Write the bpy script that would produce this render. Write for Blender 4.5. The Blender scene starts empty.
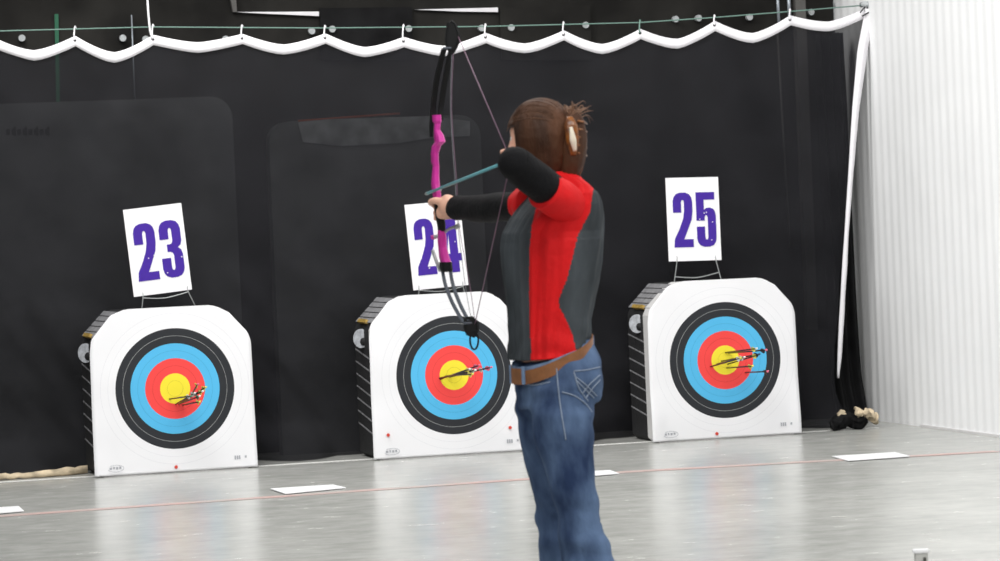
import bpy, bmesh, math, random
from mathutils import Vector, Matrix, noise
from mathutils.bvhtree import BVHTree
R = math.radians
C = bpy.context.scene.collection
random.seed(7)
# ------------------------------------------------------------------ camera
W_, H_, FPX = 1000, 561, 3350.0
CAM = Vector((0, 0, 1.27)); PSI = R(14.0); PITCH = math.atan(61.0/FPX); ROLL = 0.045
right0 = Vector((math.cos(PSI), -math.sin(PSI), 0)); fwd0 = Vector((math.sin(PSI), math.cos(PSI), 0))
FW = (fwd0*math.cos(PITCH) - Vector((0, 0, 1))*math.sin(PITCH)).normalized()
up0 = right0.cross(FW)
RT = right0*math.cos(ROLL) - up0*math.sin(ROLL)
UP = up0*math.cos(ROLL) + right0*math.sin(ROLL)
cd = bpy.data.cameras.new('camera'); cam = bpy.data.objects.new('camera', cd); C.objects.link(cam)
cd.sensor_width = 36; cd.lens = 36*FPX/W_; cd.dof.use_dof = True; cd.dof.focus_distance = 14.5; cd.dof.aperture_fstop = 8; cd.clip_start = .1; cd.clip_end = 200
m = Matrix((RT, UP, -FW)).transposed().to_4x4(); m.translation = CAM; cam.matrix_world = m
sc = bpy.context.scene; sc.camera = cam
# ------------------------------------------------------------------ light
sc.view_settings.view_transform = 'Standard'; sc.view_settings.look = 'None'
sc.view_settings.exposure = -0.88; sc.view_settings.gamma = 1; sc.view_settings.use_curve_mapping = False
wd = bpy.data.worlds.new('hall_air'); sc.world = wd; wd.use_nodes = True
wd.node_tree.nodes['Background'].inputs[0].default_value = (.93, .97, 1, 1)
wd.node_tree.nodes['Background'].inputs[1].default_value = .46
def area(name, loc, sx, sy, power, look):
    l = bpy.data.lights.new(name, 'AREA'); l.shape = 'RECTANGLE'; l.size = sx; l.size_y = sy; l.energy = power
    l.color = (1, .985, .96)
    o = bpy.data.objects.new(name, l); C.objects.link(o); o.location = loc
    o.rotation_euler = (Vector(look)-Vector(loc)).to_track_quat('-Z', 'Y').to_euler(); return o
area('hall_or_fill_light', (3.0, 12.0, 6.0), 7, 1.0, 560, (3.0, 13.5, 0))
area('hall_or_fill_light', (3.0, 6.0, 6.0), 8, 1.5, 600, (3.5, 10, 0))
area('hall_or_fill_light', (2.0, 16.2, 5.6), 1.0, 4.0, 500, (7.8, 16.6, 1.4))  # added fill lamp: brightens the white wall, leaves the strip behind the curtain dark
area('hall_or_fill_light', (-1.0, 1.0, 5.5), 6, 2, 420, (3.0, 12, 1))

def ray(px, py): return FW + RT*((px-500)/FPX) + UP*((280.5-py)/FPX)
def P(px, py, d): return CAM + ray(px, py)*d
def onf(px, py, z=0.0):
    r = ray(px, py); return CAM + r*((z-CAM.z)/r.z)
def onY(px, py, Y):
    r = ray(px, py); return CAM + r*(Y/r.y)
def proj(p):
    v = p-CAM; d = v.dot(FW); return 500+FPX*v.dot(RT)/d, 280.5-FPX*v.dot(UP)/d
def lerp(a, b, t): return a+(b-a)*t
def interp(tab, x):                                   # tab: sorted [(x, v)]
    if x <= tab[0][0]: return tab[0][1]
    for (a, va), (b, vb) in zip(tab, tab[1:]):
        if x <= b: return lerp(va, vb, (x-a)/(b-a))
    return tab[-1][1]
def sstep(t): t = max(0, min(1, t)); return t*t*(3-2*t)

# ------------------------------------------------------------------ materials
def s2l(c): return tuple(((v/255+.055)/1.055)**2.4 if v > 10 else v/255/12.92 for v in c)
def mat(name, rgb, rough=.6, metal=0, spec=.5, var=0, scale=30, bump=0, bscale=None, stretch=None, alt=None):
    m = bpy.data.materials.new(name); m.use_nodes = True; nt = m.node_tree; b = nt.nodes['Principled BSDF']
    col = (*s2l(rgb), 1); b.inputs['Base Color'].default_value = col
    b.inputs['Roughness'].default_value = rough; b.inputs['Metallic'].default_value = metal
    b.inputs['Specular IOR Level'].default_value = spec
    tc = nt.nodes.new('ShaderNodeTexCoord'); mp = nt.nodes.new('ShaderNodeMapping')
    if stretch: mp.inputs['Scale'].default_value = stretch
    nt.links.new(tc.outputs['Object'], mp.inputs[0])
    n = nt.nodes.new('ShaderNodeTexNoise'); n.inputs['Scale'].default_value = scale; n.inputs['Detail'].default_value = 5
    nt.links.new(mp.outputs[0], n.inputs['Vector'])
    if var or alt:
        r = nt.nodes.new('ShaderNodeValToRGB'); r.color_ramp.elements[0].position = .32; r.color_ramp.elements[1].position = .68
        a = s2l(alt) if alt else tuple(min(1, c*(1-var)) for c in col[:3])
        c2 = col[:3] if alt else tuple(min(1, c*(1+var)) for c in col[:3])
        r.color_ramp.elements[0].color = (*a, 1); r.color_ramp.elements[1].color = (*c2, 1)
        nt.links.new(n.outputs[0], r.inputs[0]); nt.links.new(r.outputs[0], b.inputs['Base Color'])
    if bump:
        n2 = nt.nodes.new('ShaderNodeTexNoise'); n2.inputs['Scale'].default_value = bscale or scale*3
        nt.links.new(mp.outputs[0], n2.inputs['Vector'])
        bp = nt.nodes.new('ShaderNodeBump'); bp.inputs['Strength'].default_value = bump; bp.inputs['Distance'].default_value = .01
        nt.links.new(n2.outputs[0], bp.inputs['Height']); nt.links.new(bp.outputs[0], b.inputs['Normal'])
    return m
M = {}
M['white_wall'] = mat('white_steel', (244, 245, 246), .55, spec=.2, var=.03, scale=2)
M['dark_wall'] = mat('dark_wall', (34, 33, 31), .8, var=.5, scale=3, spec=.2)
M['cloth_white'] = mat('white_webbing', (238, 236, 240), .8, spec=.1, var=.04, scale=14)
M['paper'] = mat('paper', (232, 232, 234), .6, spec=.15)
M['board'] = mat('white_board', (236, 235, 238), .5, spec=.2)
M['purple'] = mat('purple_ink', (62, 30, 146), .5, spec=.3, var=.06, scale=40)
M['foam'] = mat('black_foam', (30, 30, 32), .75, var=.3, scale=20, bump=.3)
M['foam_light'] = mat('grey_foam_edge', (135, 135, 138), .7, var=.3, scale=30)
M['side_white'] = mat('white_foam_edge', (215, 214, 214), .7, var=.05, scale=10)
M['wire'] = mat('steel_wire', (165, 168, 168), .4, metal=.6)
M['wire_green'] = mat('green_wire', (105, 135, 125), .5)
M['disc'] = mat('washer_metal', (176, 180, 182), .6, metal=0, var=.15, scale=60)
M['green'] = mat('green_strap', (28, 92, 66), .7)
M['pipe'] = mat('pale_pipe', (165, 172, 180), .35, metal=.3)
M['grey_panel'] = mat('grey_panel', (88, 86, 84), .7, var=.2, scale=5)
M['mat_panel'] = mat('padded_panel', (112, 114, 114), .8, var=.22, scale=4)
M['mat_light'] = mat('pale_panel_top', (165, 168, 170), .8, var=.35, scale=9)
M['orange'] = mat('orange_edge', (190, 90, 60), .7)
M['gold'] = mat('gold_label', (170, 140, 70), .5, var=.4, scale=40)
M['label_white'] = mat('round_label', (175, 178, 184), .5, var=.25, scale=60)
M['red_pin'] = mat('red_pin', (205, 62, 48), .5)
M['printed'] = mat('grey_print', (168, 170, 176), .7)
M['tape_white'] = mat('white_tape', (235, 235, 232), .6)
M['tape_red'] = mat('red_tape', (204, 168, 163), .45, alt=(186, 178, 174), scale=3)
M['tan'] = mat('cream_canvas', (205, 188, 160), .85, var=.35, scale=14, bump=.6)
M['post'] = mat('grey_post', (186, 186, 182), .5); M['post_dark'] = mat('post_slot', (70, 70, 66), .6)
M['black'] = mat('black_rubber', (20, 20, 22), .5)
M['skin'] = mat('skin', (226, 176, 152), .55, var=.05, scale=30, spec=.35)
M['hair'] = mat('brown_hair', (84, 54, 36), .62, spec=.2, alt=(34, 22, 16), scale=11, stretch=(1, 1, .3), bump=.5, bscale=90)
M['hair_light'] = mat('light_brown_hair', (140, 100, 72), .45, alt=(84, 58, 42), scale=20)
M['hair_mid'] = mat('hair_strands', (92, 62, 42), .55, spec=.25, alt=(66, 44, 32), scale=20)
M['red_shirt'] = mat('red_knit', (208, 22, 26), .7, spec=.2, var=.1, scale=8, bump=.25, bscale=60)
M['grey_shirt'] = mat('charcoal_knit', (62, 67, 71), .75, spec=.15, var=.38, scale=9, stretch=(1, 1, .35), bump=.3, bscale=60)
M['black_knit'] = mat('black_knit', (17, 17, 19), .8, spec=.15, bump=.3, bscale=80)
M['leather'] = mat('brown_leather', (128, 82, 46), .5, var=.22, scale=25)
M['buckle'] = mat('buckle', (170, 160, 140), .35, metal=.8)
M['denim'] = mat('blue_denim', (92, 113, 144), .85, spec=.08, alt=(38, 52, 80), scale=10, stretch=(1, 1, .45), bump=.35, bscale=70)
M['denim_light'] = mat('pale_denim_band', (108, 132, 164), .8, var=.2, scale=30)
M['stitch'] = mat('pale_stitching', (134, 146, 164), .8)
M['pink'] = mat('magenta_aluminium', (200, 48, 152), .38, metal=.15, var=.1, scale=30)
M['limb_black'] = mat('black_limb', (13, 14, 15), .6, spec=.25)
M['limb_grey'] = mat('grey_limb', (74, 80, 90), .4)
M['string'] = mat('mauve_string', (128, 98, 118), .6)
M['cable'] = mat('pale_cable', (120, 120, 126), .6)
M['teal'] = mat('teal_shaft', (92, 160, 170), .4)
M['clip'] = mat('tortoiseshell', (152, 92, 34), .3, alt=(84, 44, 18), scale=45)
M['clip_shine'] = mat('painted_clip_glint', (225, 215, 195), .25)
M['shoe'] = mat('shoe_leather', (70, 48, 34), .5)
M['eye'] = mat('eye_white', (225, 225, 222), .2)
for k, c in dict(yellow=(226, 220, 90), white=(232, 232, 228), pinkv=(232, 110, 140), green=(70, 130, 90), black=(26, 26, 28), blue=(40, 60, 110)).items():
    M['v_'+k] = mat('vane_'+k, c, .5)
M['shaft'] = mat('dark_shaft', (38, 34, 36), .4)

# target face with its printed rings
def face_mat():
    m = bpy.data.materials.new('printed_target_face'); m.use_nodes = True; nt = m.node_tree; b = nt.nodes['Principled BSDF']
    b.inputs['Roughness'].default_value = .55; b.inputs['Specular IOR Level'].default_value = .2
    tc = nt.nodes.new('ShaderNodeTexCoord'); sp = nt.nodes.new('ShaderNodeSeparateXYZ'); nt.links.new(tc.outputs['Object'], sp.inputs[0])
    cb = nt.nodes.new('ShaderNodeCombineXYZ'); nt.links.new(sp.outputs[0], cb.inputs[0]); nt.links.new(sp.outputs[2], cb.inputs[1])
    ln = nt.nodes.new('ShaderNodeVectorMath'); ln.operation = 'LENGTH'; nt.links.new(cb.outputs[0], ln.inputs[0])
    dv = nt.nodes.new('ShaderNodeMath'); dv.operation = 'DIVIDE'; dv.inputs[1].default_value = .44; nt.links.new(ln.outputs['Value'], dv.inputs[0])
    r = nt.nodes.new('ShaderNodeValToRGB'); r.color_ramp.interpolation = 'CONSTANT'
    Y, RD, B, K, Wt = [(*s2l(c), 1) for c in ((240, 222, 60), (238, 74, 72), (84, 180, 226), (44, 46, 50), (232, 232, 235))]
    L = lambda c: (*s2l(c), 1)
    stops = [(0, Y), (.0400, L((200, 180, 50))), (.0415, Y), (.0800, RD), (.1200, L((205, 54, 54))), (.1215, RD), (.1600, B),
             (.2000, L((62, 150, 196))), (.2015, B), (.2400, K), (.2790, L((170, 172, 172))), (.2812, K), (.3200, Wt),
             (.3595, L((216, 216, 220))), (.3610, Wt), (.3995, L((214, 214, 219))), (.4010, Wt)]
    e = r.color_ramp.elements
    while len(e) < len(stops): e.new(.9)
    for i, (p, c) in enumerate(stops): e[i].position = p/.44; e[i].color = c
    nt.links.new(dv.outputs[0], r.inputs[0]); nt.links.new(r.outputs[0], b.inputs['Base Color']); return m
M['face'] = face_mat()

def floor_mat():
    m = bpy.data.materials.new('polished_concrete'); m.use_nodes = True; nt = m.node_tree; b = nt.nodes['Principled BSDF']
    tc = nt.nodes.new('ShaderNodeTexCoord')
    def nz(scale, st, det=6):
        mp = nt.nodes.new('ShaderNodeMapping'); mp.inputs['Scale'].default_value = st; nt.links.new(tc.outputs['Object'], mp.inputs[0])
        n = nt.nodes.new('ShaderNodeTexNoise'); n.inputs['Scale'].default_value = scale; n.inputs['Detail'].default_value = det
        n.inputs['Roughness'].default_value = .65; nt.links.new(mp.outputs[0], n.inputs['Vector']); return n
    a = nz(1.1, (1, 1, 1)); c = nz(6, (1, 1.3, 1), 8)
    mx = nt.nodes.new('ShaderNodeMath'); mx.operation = 'MULTIPLY_ADD'; mx.inputs[1].default_value = .45
    nt.links.new(c.outputs[0], mx.inputs[0])
    h = nt.nodes.new('ShaderNodeMath'); h.operation = 'MULTIPLY'; h.inputs[1].default_value = .46; nt.links.new(a.outputs[0], h.inputs[0]); nt.links.new(h.outputs[0], mx.inputs[2])
    r = nt.nodes.new('ShaderNodeValToRGB'); r.color_ramp.elements[0].position = .36; r.color_ramp.elements[1].position = .64
    r.color_ramp.elements[0].color = (*s2l((166, 167, 163)), 1); r.color_ramp.elements[1].color = (*s2l((196, 196, 192)), 1)
    nt.links.new(mx.outputs[0], r.inputs[0]); nt.links.new(r.outputs[0], b.inputs['Base Color'])
    r2 = nt.nodes.new('ShaderNodeMapRange'); r2.inputs['From Min'].default_value = .3; r2.inputs['From Max'].default_value = .7
    r2.inputs['To Min'].default_value = .22; r2.inputs['To Max'].default_value = .28; nt.links.new(c.outputs[0], r2.inputs[0]); nt.links.new(r2.outputs[0], b.inputs['Roughness'])
    b.inputs['Specular IOR Level'].default_value = .32
    return m
M['floor'] = floor_mat()

def net_mat(name='black_netting', rgb=(37, 37, 40), clear=.20):
    m = mat(name, rgb, .9, spec=.05, var=.16, scale=5, bump=.4, bscale=25); nt = m.node_tree
    b = nt.nodes['Principled BSDF']; out = nt.nodes['Material Output']
    t = nt.nodes.new('ShaderNodeBsdfTransparent'); mx = nt.nodes.new('ShaderNodeMixShader'); mx.inputs[0].default_value = 1-clear
    nt.links.new(t.outputs[0], mx.inputs[1]); nt.links.new(b.outputs[0], mx.inputs[2]); nt.links.new(mx.outputs[0], out.inputs[0]); return m
M['net'] = net_mat(); M['black_cloth'] = mat('black_cloth', (30, 30, 31), .9, spec=.05, var=.3, scale=6, bump=.4, bscale=20)

# ------------------------------------------------------------------ mesh helpers
def tag(o, label, cat=None, group=None, kind=None):
    o['label'] = label
    if cat: o['category'] = cat
    if group: o['group'] = group
    if kind: o['kind'] = kind
    return o
def obj(name, bm, m, parent=None, smooth=True, loc=None):
    me = bpy.data.meshes.new(name); bmesh.ops.recalc_face_normals(bm, faces=bm.faces); bm.to_mesh(me); bm.free()
    for mm in (m if isinstance(m, (list, tuple)) else [m]): me.materials.append(M[mm])
    if smooth:
        for p in me.polygons: p.use_smooth = True
    o = bpy.data.objects.new(name, me); C.objects.link(o)
    if parent: o.parent = parent
    if loc is not None: o.location = loc
    return o
def empty(name, label, cat, loc=(0, 0, 0), rz=0, group=None):
    o = bpy.data.objects.new(name, None); C.objects.link(o); o.location = loc; o.rotation_euler = (0, 0, rz); o.empty_display_size = .1
    return tag(o, label, cat, group)
def struct(name, bm, m, smooth=False):
    o = obj(name, bm, m, smooth=smooth); o['kind'] = 'structure'; return o
def rings(bm, rs, cap=True, closed=False, mi=None):   # rs: list of lists of Vector, same length
    vr = [[bm.verts.new(p) for p in r] for r in rs]; n = len(rs[0]); fs = []
    pairs = list(zip(vr, vr[1:])) + ([(vr[-1], vr[0])] if closed else [])
    for i, (a, b) in enumerate(pairs):
        for k in range(n):
            f = bm.faces.new((a[k], a[(k+1) % n], b[(k+1) % n], b[k])); fs.append(f)
            if mi is not None: f.material_index = mi(i, k)
    if cap and not closed:
        for r in (vr[0], vr[-1]): 
            try: bm.faces.new(r)
            except ValueError: pass
    return vr
def ell(c, A, B, n=24, p=1.0):
    out = []
    for k in range(n):
        t = 2*math.pi*k/n; ct, st = math.cos(t), math.sin(t)
        if p != 1: ct = math.copysign(abs(ct)**p, ct); st = math.copysign(abs(st)**p, st)
        out.append(c + A*ct + B*st)
    return out
def cr(pts, t):                                        # Catmull-Rom over list, t in 0..len-1
    i = min(int(t), len(pts)-2); f = t-i
    p0, p1, p2, p3 = pts[max(i-1, 0)], pts[i], pts[i+1], pts[min(i+2, len(pts)-1)]
    return .5*((2*p1)+(-p0+p2)*f+(2*p0-5*p1+4*p2-p3)*f*f+(-p0+3*p1-3*p2+p3)*f*f*f)
def tube(bm, pts, rad, n=10, sub=1, cap=True, flat=1.0, side=None):
    pts = [Vector(p) for p in pts]
    if not isinstance(rad, (list, tuple)): rad = [rad]*len(pts)
    if sub > 1:
        N = (len(pts)-1)*sub; q = [cr(pts, i/sub) for i in range(N+1)]
        rd = [interp(list(enumerate(rad)), i/sub) for i in range(N+1)]; pts, rad = q, rd
    ref = side; rs = []
    for i, p in enumerate(pts):
        t = (pts[min(i+1, len(pts)-1)]-pts[max(i-1, 0)]).normalized()
        if ref is None: ref = t.orthogonal()
        a = (ref - t*ref.dot(t)).normalized(); ref = a; b = t.cross(a)
        rs.append(ell(p, a*rad[i], b*rad[i]*flat, n))
    rings(bm, rs, cap); return bm
def limb(bm, pts, rad, n=20, sub=6):                   # tube with rounded ends
    pts = [Vector(p) for p in pts]; tube(bm, pts, rad, n, sub)
    for p, r in ((pts[0], rad[0]), (pts[-1], rad[-1])): ball(bm, p, (r*.99,)*3)
def ball(bm, c, r, n=16, rot=None):
    mt = Matrix.Translation(c) @ (rot.to_4x4() if rot else Matrix.Identity(4)) @ Matrix.Diagonal((*r, 1))
    bmesh.ops.create_uvsphere(bm, u_segments=n, v_segments=max(8, n*2//3), radius=1, matrix=mt)
def box(bm, c, size, rot=None, bev=0):
    mt = Matrix.Translation(c) @ (rot.to_4x4() if rot else Matrix.Identity(4)) @ Matrix.Diagonal((*size, 1))
    r = bmesh.ops.create_cube(bm, size=1, matrix=mt)
    if bev:
        es = list({e for v in r['verts'] for e in v.link_edges}); bmesh.ops.bevel(bm, geom=es, offset=bev, segments=2, affect='EDGES')
def slab(bm, poly, d):                                 # polygon (Vectors) extruded by vector d
    a = [bm.verts.new(p) for p in poly]; b = [bm.verts.new(p+d) for p in poly]; n = len(poly)
    bm.faces.new(a); bm.faces.new(b[::-1])
    for k in range(n): bm.faces.new((a[k], a[(k+1) % n], b[(k+1) % n], b[k]))
def bake(o, voxel, smooth=4, fac=.5):
    md = o.modifiers.new('r', 'REMESH'); md.mode = 'VOXEL'; md.voxel_size = voxel; md.use_smooth_shade = True
    if smooth: s = o.modifiers.new('s', 'SMOOTH'); s.factor = fac; s.iterations = smooth
    dg = bpy.context.evaluated_depsgraph_get(); dg.update()
    me = bpy.data.meshes.new_from_object(o.evaluated_get(dg)); mats = list(o.data.materials); o.modifiers.clear(); o.data = me
    me.materials.clear()
    for mm in mats: me.materials.append(mm)
    for p in me.polygons: p.use_smooth = True; p.material_index = 0
V = Vector
# ------------------------------------------------------------------ structure
T = [dict(n='23', fc=(175, 388.5), b=(177, 472.8), yaw=2.5, sign=[(123, 210), (180, 203), (192, 289.5), (134, 297)]),
     dict(n='24', fc=(454, 375), b=(451, 456), yaw=0, sign=[(404.5, 205), (458, 199.5), (468.5, 285), (413.5, 290.5)]),
     dict(n='25', fc=(725, 360), b=(727, 438.8), yaw=0, sign=[(665.5, 178), (717.5, 177.5), (721.5, 260), (669, 261.5)])]
for t in T: t['base'] = onf(*t['b'])
YT = T[1]['base'].y
YC = YT + .60                                          # curtain
YB = YC + .55                                          # rear wall
XR = onY(879, 300, YC).x                               # white corrugated side wall
bm = bmesh.new()
vs = [bm.verts.new(p) for p in ((-9, -2, 0), (XR+.1, -2, 0), (XR+.1, YB+.1, 0), (-9, YB+.1, 0))]; bm.faces.new(vs)
struct('floor', bm, 'floor')
bm = bmesh.new()                                       # ribbed side wall
prof = []; y = 0.0; pitch = .115                      # close vertical corrugation
while y < YB:
    for k in range(8):
        prof.append((XR+.0018*math.cos(2*math.pi*k/8), min(y+pitch*k/8, YB)))
    y += pitch
a = [bm.verts.new((x, yy, 0)) for x, yy in prof]; b = [bm.verts.new((x, yy, 5.5)) for x, yy in prof]
for i in range(len(a)-1):
    if (prof[i+1][1]-prof[i][1]) > 1e-5 : bm.faces.new((a[i], b[i], b[i+1], a[i+1]))
struct('wall_right', bm, 'white_wall', True)
bm = bmesh.new(); box(bm, (XR-.004, 8.9, .006), (.012, 17.6, .012)); struct('baseboard_right', bm, 'side_white')
bm = bmesh.new(); box(bm, ((XR-9)/2, YB+.06, 2.75), (XR+9, .1, 5.5)); struct('wall_back', bm, 'dark_wall')
bm = bmesh.new(); box(bm, ((XR-9)/2, (YC+YB)/2+.05, 3.05), (XR+9-.02, YB-YC-.02, .08)); struct('shade_deck', bm, 'dark_wall')  # unseen deck added to shade the bay behind the curtain
# dark girts and pale slots high on the rear wall
def wallbox(x0, y0, x1, y1, thick=.03, Y=None):
    Y = Y or YB; p = onY(x0, y0, Y); q = onY(x1, y1, Y)
    b_ = bmesh.new(); slab(b_, [V((p.x, Y-thick, p.z)), V((q.x, Y-thick, p.z)), V((q.x, Y-thick, q.z)), V((p.x, Y-thick, q.z))], V((0, thick+.02, 0))); return b_
def onwall(p0, p1, w, m, name, label, cat, off=.03, group=None, r=None):
    a_, b_ = onY(*p0, YB-off), onY(*p1, YB-off); bb = bmesh.new(); tube(bb, [a_, b_], r or w, 10); return tag(obj(name, bb, m), label, cat, group)
def strip(name, pts, thick, m, label, cat, Y):
    bb = bmesh.new(); slab(bb, [onY(x, y, Y) for x, y in pts], V((0, thick, 0))); return tag(obj(name, bb, m, smooth=False), label, cat)
strip('light_slit', [(236, 12), (319, 11.5), (319, 16), (262, 13.5)], .02, 'cloth_white', 'thin white batten high on the dark rear wall, left of the bow tip', 'slit', YB-.02)  # light in the gaps of the rear wall, drawn as plain white strips
strip('light_slit', [(415, 9.5), (498, 7.5), (498, 12), (460, 11.5)], .02, 'cloth_white', 'thin white batten high on the dark rear wall, above the bow tip', 'slit', YB-.02)
strip('wall_bracket', [(230, -4), (236, -4), (237, 12), (233, 12)], .03, 'grey_panel', 'grey angled bracket end above the black curtain, left of the middle', 'bracket', YB-.035)
strip('dark_panel', [(320, 8), (412, 7), (413, 60), (321, 60)], .02, 'black_cloth', 'dark square panel on the rear wall, between the two thin white slits', 'panel', YB-.022)
strip('dark_panel', [(500, 8), (590, 5), (592, 60), (501, 60)], .02, 'dark_wall', 'dark brown panel on the rear wall, right of the bow tip', 'panel', YB-.022)
strip('green_strap', [(54.5, 14), (58.5, 14), (60, 110), (56.5, 110)], .01, 'green', 'green vertical strap on the rear wall behind the curtain', 'strap', YB-.02)
onwall((131.5, 15), (135, 103), .004, 'pipe', 'thin_conduit', 'thin pale vertical rod behind the curtain, right of the green strap', 'rod')
onwall((777, -12), (779, 25), .009, 'pipe', 'wall_pipe', 'pale upright pipe above the curtain, left one of the close pair', 'pipe', .05)
onwall((788, -12), (790, 22), .011, 'pipe', 'wall_pipe', 'pale upright pipe above the curtain, right one of the close pair', 'pipe', .05)
onwall((777, 25), (790, 250), .006, 'grey_panel', 'wall_pipe', 'dim grey upright pipe seen through the curtain below the pale pair', 'pipe', .05)
strip('wall_post', [(795, -12), (805, -12), (818, 330), (808, 330)], .06, 'grey_panel', 'grey steel post standing behind the right end of the curtain', 'post', YB-.08)
pins = [(22, 38), (123, 38), (146, 39), (226, 39), (312, 31), (332.5, 29), (409, 28.5), (482, 28), (511.5, 27.5), (586, 25), (676, 19), (699, 18), (750, 17), (811.5, 12), (838, 5)]
pl = ['leftmost steel disc on the rear wall above the curtain', 'steel disc above the curtain sag between the green strap and the rope', 'steel disc half behind the hanging rope', 'steel disc right of the hanging rope, above a curtain sag',
      'steel disc just under the right end of the left white batten', 'steel disc on the dark square panel near its left edge', 'steel disc on the dark square panel near its right edge', 'steel disc between the bow tip and the next curtain hook', 'steel disc on the dark brown panel near its left edge',
      'steel disc on the dark brown panel near its right edge', 'steel disc left one of the close pair above the sign 25', 'steel disc right one of the close pair above the sign 25', 'steel disc just left of the two pale pipes', 'steel disc just right of the grey steel post', 'rightmost steel disc near the white wall']
for (x, y), lb in zip(pins, pl):
    c = onY(x, y, YB-.036); bb = bmesh.new(); tube(bb, [c, c+V((0, .03, 0))], .019, 18); ob = obj('insulation_washer', bb, 'disc', smooth=False); tag(ob, lb, 'washer', 'steel discs on the rear wall')
# padded panels seen dimly through the netting
def padded(pxs, label, light=False):
    p = [onY(x, y, YB-.30) for x, y in pxs]; x0 = p[0].x; x1 = p[1].x; zt = p[0].z
    e = empty('padded_panel', label, 'panel', (x0, YB-.1, 0)); bb = bmesh.new()
    w = x1-x0; q = []
    for (sx, sz, a0) in ((x1-.12, zt-.12, 0), (x0+.12, zt-.12, 90)):
        for k in range(6): a_ = R(a0+18*k); q.append(V((sx+.12*math.cos(a_), YB-.3, sz+.12*math.sin(a_))))
    q += [V((x0, YB-.3, 0.0)), V((x1, YB-.3, 0.0))]
    slab(bb, [v-e.location for v in q], V((0, .12, 0))); obj('pad', bb, 'mat_panel', e, smooth=False)
    return e, x0, x1, zt
e, x0, x1, zt = padded([(-60, 106), (232, 106)], 'big grey padded panel dimly visible behind the curtain above sign 23')
for k in range(8):
    bb = bmesh.new(); c = onY(8+k*5.6, 132, YB-.305)-e.location; box(bb, c, (.022, .004, .032)); 
    if k % 2: box(bb, c+V((.006, -.001, .004)), (.012, .006, .05))
    obj('printed_mark', bb, 'black', e, smooth=False)
e, x0, x1, zt = padded([(268, 122), (480, 122)], 'grey padded panel with pale top behind the curtain, left of the bow')
bb = bmesh.new(); q = [onY(*c_, YB-.31)-e.location for c_ in ((298, 122), (330, 119), (430, 116), (470, 121), (470, 136), (430, 138), (400, 143), (340, 146), (303, 142))]
slab(bb, q, V((0, .005, 0))); obj('pale_patch', bb, 'mat_light', e, smooth=False)  # paler patch along the top of the panel
bb = bmesh.new(); tube(bb, [onY(298, 121, YB-.30)-e.location, onY(400, 113.5, YB-.30)-e.location], .006, 8); obj('orange_piping', bb, 'orange', e)

# ------------------------------------------------------------------ curtain
peaks = [(-640, 68), (-555, 64), (-470, 60), (-385, 56), (-300, 52), (-220, 48), (-145, 44), (-70, 40), (-8, 38), (75, 37), (153, 36), (242, 35), (325, 34.5), (403.5, 38), (485.5, 34), (563.5, 31.5), (640, 30), (714.5, 22), (790, 16.5), (866, 9)]
sag = [20]*8+[14, 17, 8, 11, 12, 11, 12, 14.5, 14, 15, 10, 8]
topline = []
for i in range(len(peaks)-1):
    (xa, ya), (xb, yb) = peaks[i], peaks[i+1]; s = sag[i]
    for k in range(12):
        t = k/12; f = (1-abs(2*t-1)**1.45); topline.append((lerp(xa, xb, t), lerp(ya, yb, t)+s*f))
topline.append(peaks[-1])
tl = [onY(x, y, YC) for x, y in topline]
tpx = [p.x for p in tl]; xl, xr = tl[0].x, tl[-1].x
ztab = [(p.x, p.z) for p in tl]
edge = [(onY(x, y, YC).z, onY(x, y, YC).x) for x, y in ((837, 432), (836, 375), (838, 330), (842, 260), (846, 200), (852, 110), (858, 50), (866, 9))]
edge.sort()
def topz(x): return interp(ztab, x)
tx = [t['base'].x for t in T]
def cdisp(x, z):
    H = topz(min(x, xr)); g = sstep((1.5-z)/1.5)
    d = .018*noise.noise(V((x*2.2, z*.6, 1)))
    d += g*(.10*noise.noise(V((x*2.2+z*2.4, z*1.2-x, 5)))+.035*noise.noise(V((x*8+z*5, z*4, 9))))
    d += .02*math.sin(x*9+1.3*noise.noise(V((x, z, 3)))*4)*g*.5
    near = min(abs(x-c) for c in tx)
    d -= sstep((.20-z)/.20)*.17*sstep((near-.5)/.2)
    d -= sstep((.05-z)/.05)*.05*sstep((near-.5)/.2)
    # taut pull-lines from each hook
    return d
bm = bmesh.new(); NX, NZ = 720, 90; grid = []
for i in range(NX+1):
    s = i/NX; col = []
    xt = lerp(xl, xr, s); zt = topz(xt)
    for j in range(NZ+1):
        v = (j/NZ)**1.15; z = lerp(zt, .004, v)
        xe = interp(edge, z); x = lerp(xl, xe, s)
        col.append(bm.verts.new((x, YC+(cdisp(x, z) if j else 0)*min(1, j/8), z)))
    grid.append(col)
for i in range(NX):
    for j in range(NZ): bm.faces.new((grid[i][j], grid[i+1][j], grid[i+1][j+1], grid[i][j+1]))
cur = obj('backstop_curtain', bm, 'net'); tag(cur, 'long black netting curtain with scalloped white top hem hung behind the targets', 'curtain')
bm = bmesh.new()                                       # top hem, a flat sewn band
hw = .050; band = []
for i, p in enumerate(tl):
    w = .5 if (i % 12) in (1, 11) else (.46 if i % 12 == 0 else .5)
    wob = .006*noise.noise(V((p.x*6, 0, 2)))
    band.append([V((p.x, YC-.012, p.z+.006)), V((p.x, YC-.019, p.z-.5*hw+wob)), V((p.x, YC-.012, p.z-hw+wob)), V((p.x, YC+.004, p.z-hw+wob)), V((p.x, YC+.006, p.z+.006))])
rings(bm, band); obj('top_hem', bm, 'cloth_white', cur)
bm = bmesh.new(); eh = []
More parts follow.
